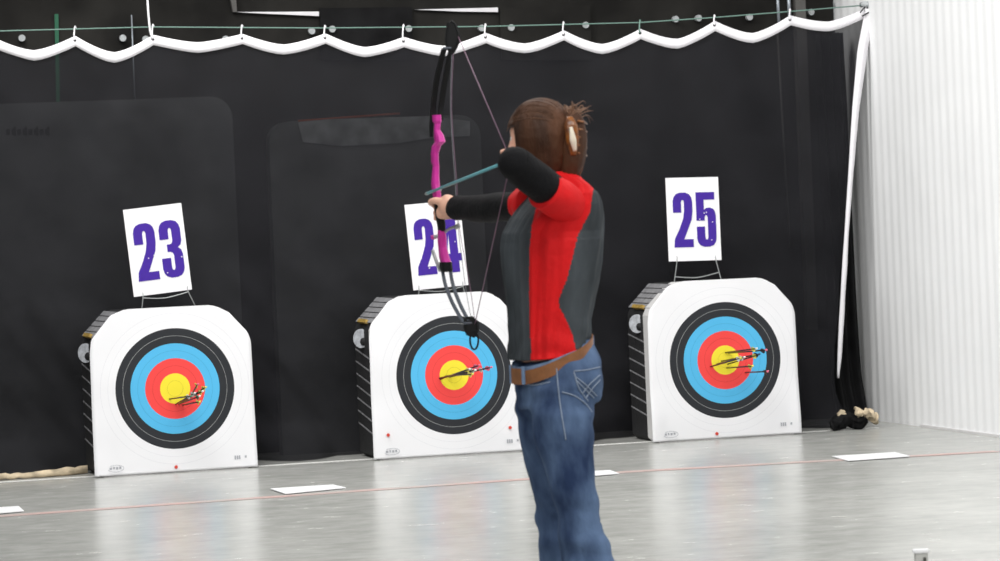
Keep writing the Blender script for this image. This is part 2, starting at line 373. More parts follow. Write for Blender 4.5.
for k in range(60):
    z = lerp(edge[-1][0], onY(836, 378, YC).z, k/59); x = interp(edge, z)
    w = interp([(0, .062), (.12, .058), (.3, .036), (.55, .022), (.75, .026), (.85, .026), (.95, .02), (1, .006)], k/59)+.004*noise.noise(V((0, z*6, 0)))
    eh.append([V((x-w*.2, YC-.03, z)), V((x+w*.8, YC-.036, z)), V((x+w*.8, YC-.024, z)), V((x-w*.2, YC-.02, z))])
rings(bm, eh); obj('side_hem', bm, 'cloth_white', cur)
for k in range(9, 20):                                 # eyelet + hook at each peak
    p = onY(peaks[k][0], peaks[k][1]+3, YC-.022); bm = bmesh.new(); tube(bm, [p, p+V((0, .006, 0))], .008, 12); obj('eyelet', bm, 'black', cur)
wire = [(-640, 50), (-200, 34), (0, 31), (150, 27), (320, 28), (485, 26.5), (640, 22.5), (714, 17.5), (790, 11.5), (879, 4)]
bm = bmesh.new(); tube(bm, [onY(x, y, YC-.005) for x, y in wire], .0035, 8); wr = obj('tension_wire', bm, 'wire_green'); tag(wr, 'thin greenish wire strung above the curtain to the white wall', 'wire')
places = ['by the left picture edge', 'next to the hanging rope', 'above the gap between signs 23 and 24, left one', 'above the gap between signs 23 and 24, right one', 'above sign 24', 'right of the bow tip', "above the archer's head", 'above and left of sign 25', 'right above sign 25', 'under the two pale pipes', 'at the white wall']
for k, pl_ in zip(range(9, 20), places):
    x, y = peaks[k]; wy = interp(wire, x); a_ = onY(x, y+3, YC-.024); b_ = onY(x, wy-2.5, YC-.006)
    bm = bmesh.new(); tube(bm, [a_, lerp(a_, b_, .3)+V((-.006, -.006, 0)), lerp(a_, b_, .8)+V((-.004, -.008, 0)), b_, b_+V((.006, .008, -.012))], .0042, 8, 3)
    tag(obj('curtain_hook', bm, 'cloth_white' if k != 16 else 'wire_green'), 'curtain hook '+pl_, 'hook', 'hooks holding the curtain to the wire')
bm = bmesh.new(); tube(bm, [onY(146.5, -40, YC-.03), onY(147.5, 0, YC-.03), onY(150, 30, YC-.03), onY(153, 38, YC-.03)], .006, 8, 4); tag(obj('hanging_rope', bm, 'cloth_white'), 'white rope holding up the curtain hem from above', 'rope')
bm = bmesh.new(); a_ = onY(862, 16, YC-.04); b_ = onY(874, 3, YC-.01); tube(bm, [a_, lerp(a_, b_, .3)+V((.02, 0, 0)), lerp(a_, b_, .6)-V((.012, 0, 0)), b_, onY(868, 4, YC-.02), a_+V((-.01, 0, .02))], .004, 8, 5); tag(obj('tie_cord', bm, 'black'), 'black knotted cord tying the curtain corner to the wire', 'cord')
c = onY(881, 4, YC-.01); bm = bmesh.new(); box(bm, (XR-.01, c.y, c.z), (.05, .06, .03), bev=.004); tag(obj('wall_anchor', bm, 'disc'), 'small metal anchor on the white wall holding the wire', 'anchor')
# black cloth hanging behind the right end
bm = bmesh.new(); g = []
for i in range(31):
    col = []
    for j in range(41):
        z = lerp(2.27, .003, j/40); t_ = i/30; xa = onY(825, 300, YC+.26).x; xb = onY(862, 400, YC+.26).x - .035*(z/2.3)
        col.append(bm.verts.new((lerp(xa, xb, t_), YC+.22+.03*math.sin(t_*20+z)+.02*noise.noise(V((t_*4, z*2, 0)))-.08*sstep((.3-z)/.3), z)))
    g.append(col)
for i in range(30):
    for j in range(40): bm.faces.new((g[i][j], g[i+1][j], g[i+1][j+1], g[i][j+1]))
tag(obj('backing_drape', bm, 'black_cloth'), 'narrow plain black drape hanging behind the right edge of the curtain', 'drape')
# crumpled cloth at the curtain foot
def crumple(name, label, pts, rad, m, seed, parent=None):
    bb = bmesh.new(); tube(bb, pts, rad, 40, 14)
    for v in bb.verts:
        v.co += V((noise.noise(v.co*9+V((seed, 0, 0))), noise.noise(v.co*9+V((0, seed, 0))), noise.noise(v.co*14+V((0, 0, seed)))))*.03
        v.co += V((noise.noise(v.co*32+V((seed, 0, 0))), noise.noise(v.co*32+V((0, seed, 0))), noise.noise(v.co*38+V((0, 0, seed)))))*.022
        v.co.z = max(.003, v.co.z)
    o = obj(name, bb, m); tag(o, label, 'cloth'); return o
q = [onf(838, 430)+V((0, 0, .045)), onf(843, 430)+V((0, .02, .075)), onf(850, 430)+V((0, .03, .10))]
crumple('tan_cloth', 'small crumpled tan cloth end poking from the black heap by the white wall', q, [.014, .024, .018], 'tan', 3)
q = [onf(855, 430)+V((0, .0, .085)), onf(861, 429)+V((0, .0, .105)), onf(869, 429)+V((0, .0, .095)), onf(876, 428)+V((-.01, .0, .06)), onf(878, 428)+V((-.02, .0, .03))]
crumple('tan_cloth', 'larger crumpled tan cloth lying over the black heap against the white wall', q, [.010, .018, .022, .022, .018], 'tan', 8)
q = [onf(834, 432)+V((0, .06, .03)), onf(846, 431)+V((0, .06, .045)), onf(860, 430)+V((0, .06, .05)), onf(871, 429.5)+V((-.02, .05, .03))]
crumple('black_cloth_heap', 'crumpled black cloth heaped on the floor beside the right target', q, [.025, .042, .045, .03], 'black_cloth', 5)
bm = bmesh.new(); g = []
ed = [(-120, 492, 478), (-40, 486, 474), (0, 480.5, 474), (20, 479, 473.5), (45, 477.5, 470.5), (70, 475.5, 467), (88, 473.5, 465)]
for i in range(49):
    x = -120+208*i/48; yb_ = interp([(a, b) for a, b, c in ed], x); yt = interp([(a, c) for a, b, c in ed], x)
    base = onf(x, yb_); h = (yb_-yt)/186
    sec = []
    for (dy, dz) in ((0, .002), (-.012, .4*h), (.0, h), (.03, h*.9), (.05, .002)):
        n_ = V((0, .02*noise.noise(V((x*.1, dz*9, 2))), .012*noise.noise(V((x*.13, 1, dz*5)))))
        p = base+V((0, dy, dz))+n_; p.z = max(.002, p.z); sec.append(p)
    g.append(sec)
rings(bm, g); tag(obj('cream_canvas_strip', bm, 'tan'), 'rumpled cream canvas strip on the floor along the left end of the curtain', 'cloth')
# floor markings
def fslab(name, pts, z, m, label, cat, **k):
    bb = bmesh.new(); slab(bb, [V((p.x, p.y, .001)) for p in pts], V((0, 0, z))); return tag(obj(name, bb, m, smooth=False), label, cat, **k)
a_, b_ = onf(-150, 491.5), onf(876, 427.6)
y_ = (b_-a_).normalized().cross(V((0, 0, 1)))*.05
fslab('floor_tape', [a_, b_, b_+y_, a_+y_], .002, 'tape_white', 'thin white tape line on the floor just in front of the targets', 'tape')
a_, b_ = onf(-150, 526), onf(640, 470.5); c_ = onf(993, 451)
y_ = V((0, -.10, 0)); fslab('floor_tape', [a_, b_, c_, c_+y_, b_+y_, a_+y_], .0015, 'tape_red', 'faded red line across the floor running under the white cards', 'tape')
cards = [([(-50, 512), (18.7, 507.5), (24, 512.3), (-42, 518)], 'white card on the floor at the left picture edge'), ([(270, 490), (333, 486), (346, 489), (285, 495)], 'white card on the floor between targets 23 and 24'),
         ([(556, 474.5), (610, 471.5), (619, 474.8), (567, 479)], "white card on the floor half hidden behind the archer's legs"), ([(832, 457.5), (895, 453.5), (910, 457.5), (848, 462)], 'white card on the floor near the white wall')]
for pts, lb in cards:
    q = [onf(*p) for p in pts]; c = sum(q, V())/4
    bb = bmesh.new(); slab(bb, [V((p.x, p.y, .004))-c for p in q], V((0, 0, .004))); ob = obj('lane_card', bb, 'paper', smooth=False, loc=c); tag(ob, lb, 'card', 'white cards on the red line')
# stub post at the bottom edge
c = P(921, 556, 9.5); e = empty('short_post', 'short grey post just showing at the bottom picture edge', 'post', (c.x, c.y, 0), R(-14)); zt = P(921, 549.5, 9.5).z
bm = bmesh.new(); box(bm, (0, 0, zt/2), (.036, .03, zt-.008), bev=.002); obj('post_body', bm, 'post', e, smooth=False)
bm = bmesh.new(); box(bm, (0, 0, zt-.004), (.046, .036, .01), bev=.002); obj('post_cap', bm, 'paper', e, smooth=False)
bm = bmesh.new(); box(bm, (.008, -.016, zt/2-.006), (.008, .004, zt-.03)); obj('slot', bm, 'post_dark', e, smooth=False)
bm = bmesh.new(); box(bm, (0, 0, .006), (.16, .16, .012), bev=.003); obj('foot_plate', bm, 'post_dark', e, smooth=False)

# ------------------------------------------------------------------ targets
GL = {
'2': [[(0, 0), (1, 0), (1, .4), (.52, .4), (.74, .9), (.94, 1.38), (1, 1.8), (1, 2.32), (.95, 2.52), (.84, 2.67), (.66, 2.75), (.36, 2.75), (.16, 2.67), (.05, 2.52), (0, 2.32), (0, 1.75), (.42, 1.75), (.42, 2.26), (.45, 2.36), (.5, 2.39), (.55, 2.36), (.58, 2.26), (.57, 1.8), (.5, 1.42), (.3, .92), (.04, .42)]],
'3': [[(0, .95), (0, .42), (.05, .22), (.16, .08), (.36, 0), (.64, 0), (.84, .08), (.95, .22), (1, .42), (1, 1.08), (.94, 1.3), (.8, 1.42), (.94, 1.54), (1, 1.74), (1, 2.32), (.95, 2.52), (.84, 2.67), (.64, 2.75), (.36, 2.75), (.16, 2.67), (.05, 2.52), (0, 2.32), (0, 1.85), (.42, 1.85), (.42, 2.26), (.45, 2.36), (.5, 2.39), (.55, 2.36), (.58, 2.26), (.58, 1.78), (.54, 1.64), (.44, 1.6), (.3, 1.6), (.3, 1.24), (.44, 1.24), (.54, 1.18), (.58, 1.06), (.58, .48), (.55, .38), (.5, .35), (.45, .38), (.42, .48), (.42, .95)]],
'5': [[(0, 1.32), (0, 2.75), (.96, 2.75), (.96, 2.37), (.4, 2.37), (.4, 1.86), (.52, 1.95), (.7, 1.97), (.88, 1.9), (.97, 1.76), (1, 1.58), (1, .42), (.95, .22), (.84, .08), (.64, 0), (.36, 0), (.16, .08), (.05, .22), (0, .42), (0, 1.02), (.42, 1.02), (.42, .48), (.45, .38), (.5, .35), (.55, .38), (.58, .48), (.58, 1.46), (.55, 1.57), (.5, 1.6), (.45, 1.57), (.42, 1.46), (.42, 1.32)]],
'4': [[(.5, 0), (.92, 0), (.92, .55), (1.08, .55), (1.08, .92), (.92, .92), (.92, 2.75), (.42, 2.75), (0, .98), (0, .55), (.5, .55)]]}
GLH = {'4': [(.5, .92), (.34, .92), (.5, 1.9)]}
def glyph(bm, ch, ox, oz, s, sx, y0, d, org, ux, uz, un):
    def pt(x, z): return org + ux*(ox+x*sx) + uz*(oz+z*s) + un*y0
    for poly in GL[ch]:
        outer = [bm.verts.new(pt(*p)) for p in poly]; es = [bm.edges.new((outer[i], outer[(i+1) % len(outer)])) for i in range(len(outer))]
        if ch in GLH:
            h = [bm.verts.new(pt(*p)) for p in GLH[ch]]; es += [bm.edges.new((h[i], h[(i+1) % 3])) for i in range(3)]
        r = bmesh.ops.triangle_fill(bm, use_beauty=True, edges=es, use_dissolve=False)
        fs = [f for f in r['geom'] if isinstance(f, bmesh.types.BMFace)]
        r = bmesh.ops.extrude_face_region(bm, geom=fs); bmesh.ops.translate(bm, vec=un*d, verts=[v for v in r['geom'] if isinstance(v, bmesh.types.BMVert)])
outl = [(-.43, -.44), (.425, -.435), (.42, .24), (.405, .30), (.30, .415), (.24, .44), (-.22, .445), (-.30, .425), (-.415, .29), (-.425, .22)]
for ti, t in enumerate(T):
    n_ = t['n']; yaw = R(t['yaw']); b = t['base']; b = V((b.x, b.y, 0))
    e = empty('archery_target', f'square archery target butt under the sign {n_}', 'target', b, yaw, 'targets along the curtain')
    bm = bmesh.new()                                   # foam butt, layered edges
    prof = [(-.405, .03), (-.38, .003), (.38, .003), (.405, .03), (.405, .70), (.385, .745), (.27, .86), (.235, .875), (-.235, .875), (-.27, .86), (-.385, .745), (-.405, .70)]
    secs = []
    for y in (.035, .05, .47, .485): 
        k = 1 if .04 < y < .48 else .975
        secs.append([V((x*k, y, .44+(z-.44)*k)) for x, z in prof])
    rings(bm, secs); obj('butt', bm, 'foam', e, smooth=False)
    bm = bmesh.new()
    secs = []
    for y in (.004, .14 if ti == 2 else .055):
        secs.append([V((x*1.02, y, .44+(z-.44)*1.01)) for x, z in prof])
    rings(bm, secs); obj('front_layer', bm, 'side_white', e, smooth=False)
    for sx in (-1, 1):                                 # pale slanted edges of the foam layers
        for z in [.13+.068*i_ for i_ in range(7)]:
            bm = bmesh.new(); slab(bm, [V((sx*.402, .07, z)), V((sx*.402, .47, z+.05)), V((sx*.402, .47, z+.057)), V((sx*.402, .07, z+.009))], V((sx*.005, 0, 0))); obj('layer_edge', bm, 'foam_light', e, smooth=False)
        for i_ in range(5):
            f = (i_+.5)/5; a_ = V((sx*lerp(.392, .262, f), .06, lerp(.735, .867, f))); d = V((sx*.011, 0, -.011)); dn = V((sx*.003, 0, .003)); bm = bmesh.new()
            slab(bm, [a_+dn-d, a_+dn+d, a_+dn+d+V((0, .42, 0)), a_+dn-d+V((0, .42, 0))], dn); obj('layer_edge', bm, 'foam_light', e, smooth=False)
    bm = bmesh.new(); c0 = V((-.418, .24, .655)); dn_ = V((-.75, -.66, 0)); tube(bm, [c0-dn_*.004, c0+dn_*.003], .052, 24); rl = obj('side_disc', bm, 'label_white', e, smooth=False)
    bm = bmesh.new(); c1 = c0+dn_*.003+V((.012, -.014, -.018)); tube(bm, [c1, c1+dn_*.003], .022, 14); obj('disc_motif', bm, 'foam', rl)
    bm = bmesh.new(); box(bm, (-.392, .27, .745), (.03, .20, .02), rot=Matrix.Rotation(R(30), 3, 'Y')); obj('gold_label', bm, 'gold', e, smooth=False)
    # printed paper: origin at the gold
    fc = onY(*t['fc'], b.y); loc = V((0, -.004, fc.z))
    cx = (fc-b).dot(V((math.cos(yaw), math.sin(yaw), 0)))
    loc.x = cx; bm = bmesh.new(); o_ = []
    wob = [.0, .003, 0, .002, 0, 0, 0, 0, -.003, 0]
    N = len(outl); fine = []
    for i in range(N):
        a_, b2 = outl[i], outl[(i+1) % N]
        for k in range(6): fine.append((lerp(a_[0], b2[0], k/6), lerp(a_[1], b2[1], k/6)))
    def py(x, z): return -.004*noise.noise(V((x*5, z*5, ti)))-.018*sstep((abs(x)-.34)/.1)*sstep((-.1-z)/.3)*(1 if ti == 2 else .5)
    zl = .003; Lx = [(-.44, -.43), (.22, -.425), (.29, -.415), (.415, -.31), (.437, -.25), (.445, -.21)]; Rx = [(-.44, .425), (.24, .42), (.29, .405), (.40, .31), (.43, .255), (.442, .21)]
    g_ = []
    for i_ in range(71):
        f = i_/70; z = lerp(-.435, .444, f if f < .6 else .6+.4*math.sin((f-.6)/.4*math.pi/2)); row = []
        for k in range(41):
            x = lerp(interp(Lx, z), interp(Rx, z), k/40)*(1.03, 1.0, 1.012)[ti]-cx; zz = max(z+.44-loc.z, zl-loc.z-.012*0); row.append(bm.verts.new((x, py(x, zz), zz+(.003 if i_ == 0 else 0))))
        g_.append(row)
    for i_ in range(70):
        for k in range(40): bm.faces.new((g_[i_][k], g_[i_][k+1], g_[i_+1][k+1], g_[i_+1][k]))
    pf = obj('target_face', bm, 'face', e, loc=loc); so = pf.modifiers.new('thickness', 'SOLIDIFY'); so.thickness = .002
    tag(pf, 'printed paper face with yellow, red, blue and black rings')
    # print marks and pins
    def mk(x, z, w, h, m_='printed', nm='print_mark', rd=False):
        bb = bmesh.new(); c = V((x-cx, py(x-cx, z-loc.z)-.0035, z-loc.z))
        if rd: tube(bb, [c, c+V((0, -.006, 0))], w, 14)
        else: box(bb, c, (w, .0015, h))
        return obj(nm, bb, m_, pf, smooth=False)
    for k, w in enumerate((.016, .010, .014, .012)): mk(-.355+k*.017, .045+.002*(k % 2), w*.8, .012)
    bb = bmesh.new(); tube(bb, [V((-.33-cx+.043*math.cos(a_/8*math.pi), -.016, .045-loc.z+.018*math.sin(a_/8*math.pi))) for a_ in range(-7, 7)], .0014, 6); obj('printed_oval', bb, 'printed', pf)
    for k in range(3): mk(.318+k*.012, .062, .008, .02)
    mk(.375, .064, .010, .012)
    if ti == 1: mk(-.345, .135, .009, 0, 'red_pin', 'pin', True); mk(.335, .135, .009, 0, 'red_pin', 'pin', True)
    else: mk(-.005 if ti == 0 else -.06, .032, .009, 0, 'red_pin', 'pin', True)
    t['e'] = e; t['fcz'] = fc; t['b2'] = b
    # number sign on wire legs
    Ys = b.y+.12
    q = [onY(x, y, Ys) for x, y in t['sign']]; org = q[3]; ux = q[2]-q[3]; wd_ = ux.length; ux = ux.normalized(); uz = (q[0]-q[3]); hg = uz.length; uz = uz.normalized(); un = V((0, -1, 0))
    se = empty('number_sign', f'white sign with purple number {n_} on wire legs above the target', 'sign', V(((q[2].x+q[3].x)/2, Ys, .875)), 0, 'number signs above the targets'); of = se.location
    bm = bmesh.new(); slab(bm, [org-of, org+ux*wd_-of, org+ux*wd_+uz*hg-of, org+uz*hg-of], V((0, .006, 0))); obj('sign_board', bm, 'board', se, smooth=False)
    bm = bmesh.new(); s = hg*.655/2.75; sx = wd_*(.40 if n_ != '24' else .38)
    for k, ch in enumerate(n_): glyph(bm, ch, wd_*(.115+.44*k), hg*.165, s, sx*.92, .0008, .0015, org-of, ux, uz, un)
    dg_ = obj('number', bm, 'purple', se, smooth=False)
    rnd = random.Random(ti+3)
    for k in range(6):
        p = org-of+ux*wd_*rnd.uniform(.15, .9)+uz*hg*rnd.uniform(.2, .6)+un*.0012; bm = bmesh.new(); tube(bm, [p, p+un*.002], .0035, 8); obj('paint_chip', bm, 'board', dg_)
    legx = {0: ((143, 297.5), (141.5, 309), (188, 291), (196, 306)), 1: ((419, 290), (418.5, 297), (463, 286), (465, 295)), 2: ((677, 261), (674, 282), (716, 260.5), (721.5, 280))}[ti]
    for u_, v_ in ((legx[0], legx[1]), (legx[2], legx[3])):
        a_ = onY(*u_, Ys)+V((0, .003, .03)); b3 = onY(*v_, Ys); b3.z = .872; bm = bmesh.new(); tube(bm, [a_-of, onY(*u_, Ys)-of, b3-of], .0028, 8, 3); obj('wire_leg', bm, 'wire', se)
    a_, b3 = (lerp(V(legx[0]), V(legx[1]), .75 if ti == 2 else .05), lerp(V(legx[2]), V(legx[3]), .6 if ti == 2 else .05)); mid = (a_+b3)/2+V((0, 3))
    bm = bmesh.new(); tube(bm, [onY(a_.x, a_.y, Ys)-of, onY(mid.x, mid.y, Ys)-of, onY(b3.x, b3.y, Ys)-of], .0028, 8, 8); obj('cross_wire', bm, 'wire', se)

# ------------------------------------------------------------------ arrows in the targets
def make_arrow(name, tip, nock, shaft_m, vane_m, nock_m, label, group, vl=.07, rs=.0032, vh=.016, point=None):
    d = (nock-tip); L = d.length; q = d.to_track_quat('Z', 'Y')
    e = empty(name, label, 'arrow', tip, 0, group); e.rotation_mode = 'QUATERNION'; e.rotation_quaternion = q
    bm = bmesh.new(); tube(bm, [V((0, 0, 0)), V((0, 0, L-.012))], rs, 8); obj('shaft', bm, shaft_m, e)
    for k in range(3):
        a_ = 2*math.pi*k/3+.4; u = V((math.cos(a_), math.sin(a_), 0)); w = u.cross(V((0, 0, 1)))*.0008; z0 = L-.03-vl
        bm = bmesh.new(); slab(bm, [V((0, 0, z0))+u*rs*.6-w, V((0, 0, z0+vl*.75))+u*vh-w, V((0, 0, z0+vl))+u*vh*.85-w, V((0, 0, z0+vl))+u*rs*.6-w], w*2)
        obj('vane', bm, vane_m if k else nock_m, e, smooth=False)
    bm = bmesh.new(); tube(bm, [V((0, 0, L-.016)), V((0, 0, L-.004)), V((0, 0, L))], [rs*1.5, rs*1.4, rs*.9], 8); obj('nock', bm, nock_m, e)
    if point:
        bm = bmesh.new(); tube(bm, [V((0, 0, -.022)), V((0, 0, -.004)), V((0, 0, .01))], [.001, rs*1.1, rs*1.1], 8); obj('point', bm, point, e)
    return e
sets = [  # (entry px, nock px, vane, nock colour)
 [((181, 402), (203, 391), 'yellow', 'white', 'low left of the group'), ((179, 404), (200, 396), 'green', 'white', 'lowest entry, green vanes'), ((186, 400), (206, 387), 'yellow', 'yellow', 'upper right nock'), ((190, 397), (198, 384), 'yellow', 'pinkv', 'steepest shaft with pink nock'),
  ((176, 404), (195, 393), 'white', 'white', 'white vanes in the thick of the group'), ((183, 405), (200, 401.5), 'yellow', 'yellow', 'lowest nock, in the red'), ((170, 399), (191, 396), 'white', 'green', 'leftmost entry, in the yellow')],
 [((440, 378), (476, 370), 'white', 'white', 'leftmost entry, white vanes'), ((441, 379), (480, 365), 'pinkv', 'pinkv', 'pink vanes, highest nock'), ((450, 377), (492, 367), 'pinkv', 'pinkv', 'pink vanes, rightmost nock'), ((453, 375), (470, 369), 'yellow', 'white', 'yellow vanes, short'),
  ((446, 376), (473, 374), 'yellow', 'yellow', 'yellow vanes, lowest nock'), ((458, 374), (484, 369), 'white', 'black', 'dark nock between the pink ones')],
 [((726, 352.5), (757, 348.5), 'yellow', 'white', 'high in the group, white nock'), ((711, 366.5), (745, 357), 'white', 'white', 'leftmost entry'), ((729, 353), (767, 350), 'black', 'pinkv', 'top shaft with pink nock'), ((722, 361), (760, 354), 'blue', 'blue', 'dark blue vanes'),
  ((727, 368), (753, 366), 'yellow', 'yellow', 'yellow vanes, below the middle'), ((746, 372.5), (768, 371.5), 'black', 'pinkv', 'lowest, alone at the edge of the blue ring'), ((728, 364), (758, 355), 'yellow', 'black', 'yellow vanes near the centre'), ((717, 364), (741, 358), 'white', 'yellow', 'short one across the yellow')]]
for ti, ss in enumerate(sets):
    t = T[ti]; yaw = R(t['yaw']); nrm = V((math.sin(yaw), -math.cos(yaw), 0)); o0 = t['b2']+nrm*.012
    for (ep, np_, vm, nm, lb) in ss:
        r = ray(*ep); k = (o0-CAM).dot(nrm)/r.dot(nrm); tip = CAM+r*k
        L = .55+.012*random.random()
        dpt = (tip-CAM).dot(FW) - L*.97; nk = P(*np_, dpt)
        tip2 = tip-(nk-tip).normalized()*.05
        make_arrow('arrow', tip2, nk, 'shaft', 'v_'+vm, 'v_'+nm, f'arrow stuck in target {T[ti]["n"]}, {lb}', f'arrows in target {T[ti]["n"]}', vl=.075, vh=.017, rs=.004)

# ================================================================== archer
D0 = FPX/345.0
def A(px, py, dd=0.0): return P(px, py, D0+dd)
al = R(24); S = (-math.sin(al)*right0+math.cos(al)*fwd0); Nn = (-math.cos(al)*right0-math.sin(al)*fwd0); Z = V((0, 0, 1))
# ---- torso rings: (py, left px, right px, a override)
tor = [(362, 512, 590, None), (350, 513, 588, None), (335, 512.5, 587.5, None), (318, 512, 589, None), (300, 510, 592.5, None), (280, 507, 597, None), (262, 505, 599, None), (248, 504.5, 600, None), (232, 507, 601, .165), (218, 513, 600, .175), (205, 521, 597.5, .18), (195, 530, 594, .175), (187, 538, 587, .155), (180, 543, 577, .11), (173, 546, 569, .062)]
def tring(y, grow=0.0, n=72, wr=True, low=0.0):
    L = interp([(t[0], t[1]) for t in tor[::-1]], y); Rr = interp([(t[0], t[2]) for t in tor[::-1]], y)
    if len(tor): 
        ao = [(t[0], t[3] or 0) for t in tor[::-1]]
    half = (Rr-L)/2/345; b = half/1.066; a = 1.35*b
    if y < 240:
        a2 = interp([(t[0], t[3] if t[3] else 1.35*(t[2]-t[1])/2/345/1.066) for t in tor[::-1]], y)
        a = a2; k = (half**2-(a*math.sin(al))**2); b = math.sqrt(max(k, .0012))/math.cos(al)
    c = A((L+Rr)/2, y, 0)
    out = []
    for k in range(n):
        th = 2*math.pi*k/n; ct, st = math.cos(th), math.sin(th)
        p = S*(a+grow)*math.copysign(abs(ct)**.9, ct)+Nn*(b+grow)*math.copysign(abs(st)**.9, st)
        q = c+p - Z*(.035*st*low)
        if wr:
            u = th*3+y*.02; w = .0055*noise.noise(V((ct*3.2, st*3.2, q.z*4.5)))+.004*noise.noise(V((ct*7, st*7, q.z*3+2)))
            f = sstep((y-300)/50)
            w += .020*max(0, st)*sstep((y-200)/40)*noise.noise(V((ct*9+q.z*2.2, 3, q.z*2.2)))+.014*max(0, -st)*noise.noise(V((ct*6-q.z*4, 7, q.z*7)))
            w += f*.006*math.sin(q.z*75+2.5*math.sin(th*2)+ct*3)*(.5+.5*noise.noise(V((ct*2, st*2, 4))))
            w -= .006*(1-abs(st))*sstep((260-abs(y-290))/260)
            q += p.normalized()*w
        out.append(q)
    return out
# ---- body (skin): one continuous surface
bm = bmesh.new()
rings(bm, [[p+(A(549, 400)-A(549, 362)) for p in tring(362, -.035, 32, False)], tring(362, -.03, 32, False)]+[tring(y, -.016, 32, False) for y in (352, 340, 318, 300, 280, 262, 248, 232, 218, 205, 195, 187, 181)])
# neck
Hc = A(540, 140.5, .0)
limb(bm, [A(557, 190, 0), A(555, 178, 0), A(549, 160, 0)], [.062, .055, .056])
# head local frame
ha = R(62); HF = (-math.sin(ha)*right0+math.cos(ha)*fwd0-.04*Z).normalized(); HRt = HF.cross(Z).normalized(); HU = HRt.cross(HF)
def hd(x, y, z): return Hc+HRt*x+HF*y+HU*z           # right, forward, up
bh = bmesh.new(); bmesh.ops.create_uvsphere(bh, u_segments=48, v_segments=36, radius=1)
hv = []
for v in bh.verts:
    x, y, z = v.co
    wx = .072*(1-.18*max(0, -z)**1.5); wy = .094; wz = .112
    yy = y*wy; zz = z*wz; xx = x*wx
    if z < 0 and y < 0: yy *= 1-.35*(-z)               # nape
    if z < -.3 and y > 0: xx *= 1-.30*(-z-.3); yy += .006  # chin
    if y > 0: yy -= .006*math.exp(-((z-.12)/.1)**2)*math.exp(-((abs(x)-.4)/.22)**2)*2   # sockets
    if y > .5: yy += .016*math.exp(-((z+.18)/.13)**2)*math.exp(-(x/.16)**2) + .006*math.exp(-((z-.0)/.2)**2)*math.exp(-(x/.12)**2)  # nose
    if y > .4: yy += .005*math.exp(-((z+.48)/.05)**2)*math.exp(-(x/.3)**2)+.004*math.exp(-((z+.58)/.05)**2)*math.exp(-(x/.3)**2)+.006*math.exp(-((z+.83)/.12)**2)*math.exp(-(x/.35)**2)
    v.co = hd(xx, yy, zz)
me_ = bpy.data.meshes.new('t'); bh.to_mesh(me_); bh.free(); bm.from_mesh(me_); bpy.data.meshes.remove(me_)
ball(bm, hd(0, -.012, .02), (.074, .088, .092), 24, Matrix((HRt, HF, HU)).transposed())
limb(bm, [hd(.0, .0235, -.052), hd(0, .066, -.082)], [.042, .024])
for sx in (-1, 1):                                     # ears
    c = hd(sx*.074, -.008, -.008); tube(bm, [c+HU*.028-HF*.004, c+HU*.02-HF*.016+HRt*sx*.010, c-HF*.016+HRt*sx*.012, c-HU*.022-HF*.006+HRt*sx*.006, c-HU*.03], [.006, .008, .0075, .007, .006], 8, 4)
# far (bow) arm and near (drawing) arm under the sleeves
sh_f, el_f, wr_f = A(527, 205, .13), A(489, 208.5, .37), A(459, 208, .585)
sh_n, el_n = A(569, 206, -.14), A(514.5, 163, -.31)
hand_n = A(516, 162, -.04)
limb(bm, [sh_f, el_f, wr_f], [.046, .036, .024]); wr_n = lerp(el_n, hand_n, .80)
limb(bm, [sh_n, el_n], [.05, .038]); limb(bm, [el_n, wr_n], [.036, .024])
# ---- bow hand: palm behind the grip, thumb on the left, fingers round the right side
G = A(438.5, 207, .675)                                # centre of the grip
bd = (G-A(506, 161, .0)); bd = V((bd.x, bd.y, 0)).normalized(); bx = bd.cross(Z).normalized()   # forward and right of the bow
def gp(r, f, z): return G+bx*r+bd*f+Z*z
ROTg = Matrix((bx, bd, Z)).transposed()
ball(bm, gp(.016, -.045, .002), (.027, .040, .036), 20, ROTg)
limb(bm, [wr_f, gp(.014, -.06, 0)], [.025, .03]); ball(bm, gp(.004, -.026, -.018), (.022, .018, .022), 14, ROTg)
limb(bm, [gp(-.002, -.052, .014), gp(-.018, -.030, .020), gp(-.025, -.004, .018), gp(-.021, .018, .012)], [.013, .0115, .0098, .0085], 12, 4)
for k in range(4):
    z = .024-.0185*k; e_ = (.0, .004, .0, -.006)[k]
    limb(bm, [gp(.030, -.045, z), gp(.037, -.012+e_, z+.001), gp(.028, .020+e_, z-.001), gp(.004, .027+e_*.6, z-.003), gp(-.008, .018, z-.004)], [.0105, .0098, .009, .0085, .0075], 12, 4)
# ---- drawing hand: three fingers hooked on the string, thumb down behind the jaw
NK = A(511, 160, .0)
fd = (NK-el_n).normalized(); fx = fd.cross(Z).normalized(); fu = fx.cross(fd)
pc = NK-fd*.075
RT2 = Matrix((fx, fd, fu)).transposed(); ball(bm, pc, (.022, .042, .036), 18, RT2); limb(bm, [wr_n, pc], [.024, .028])
for k in range(4):
    z = .026-.018*k; ln = (1, 1.06, 1, .82)[k]; b0 = pc+fd*.03+fu*z
    limb(bm, [b0, b0+fd*.030*ln, b0+fd*.046*ln+fx*-.012, b0+fd*.036*ln+fx*-.026], [.0098, .009, .0085, .0075], 12, 4)
limb(bm, [pc+fu*.012-fd*.01+fx*.0, pc-fu*.018+fx*-.022+fd*.012, pc-fu*.022+fx*-.026+fd*.036], [.012, .0105, .009], 12, 4)
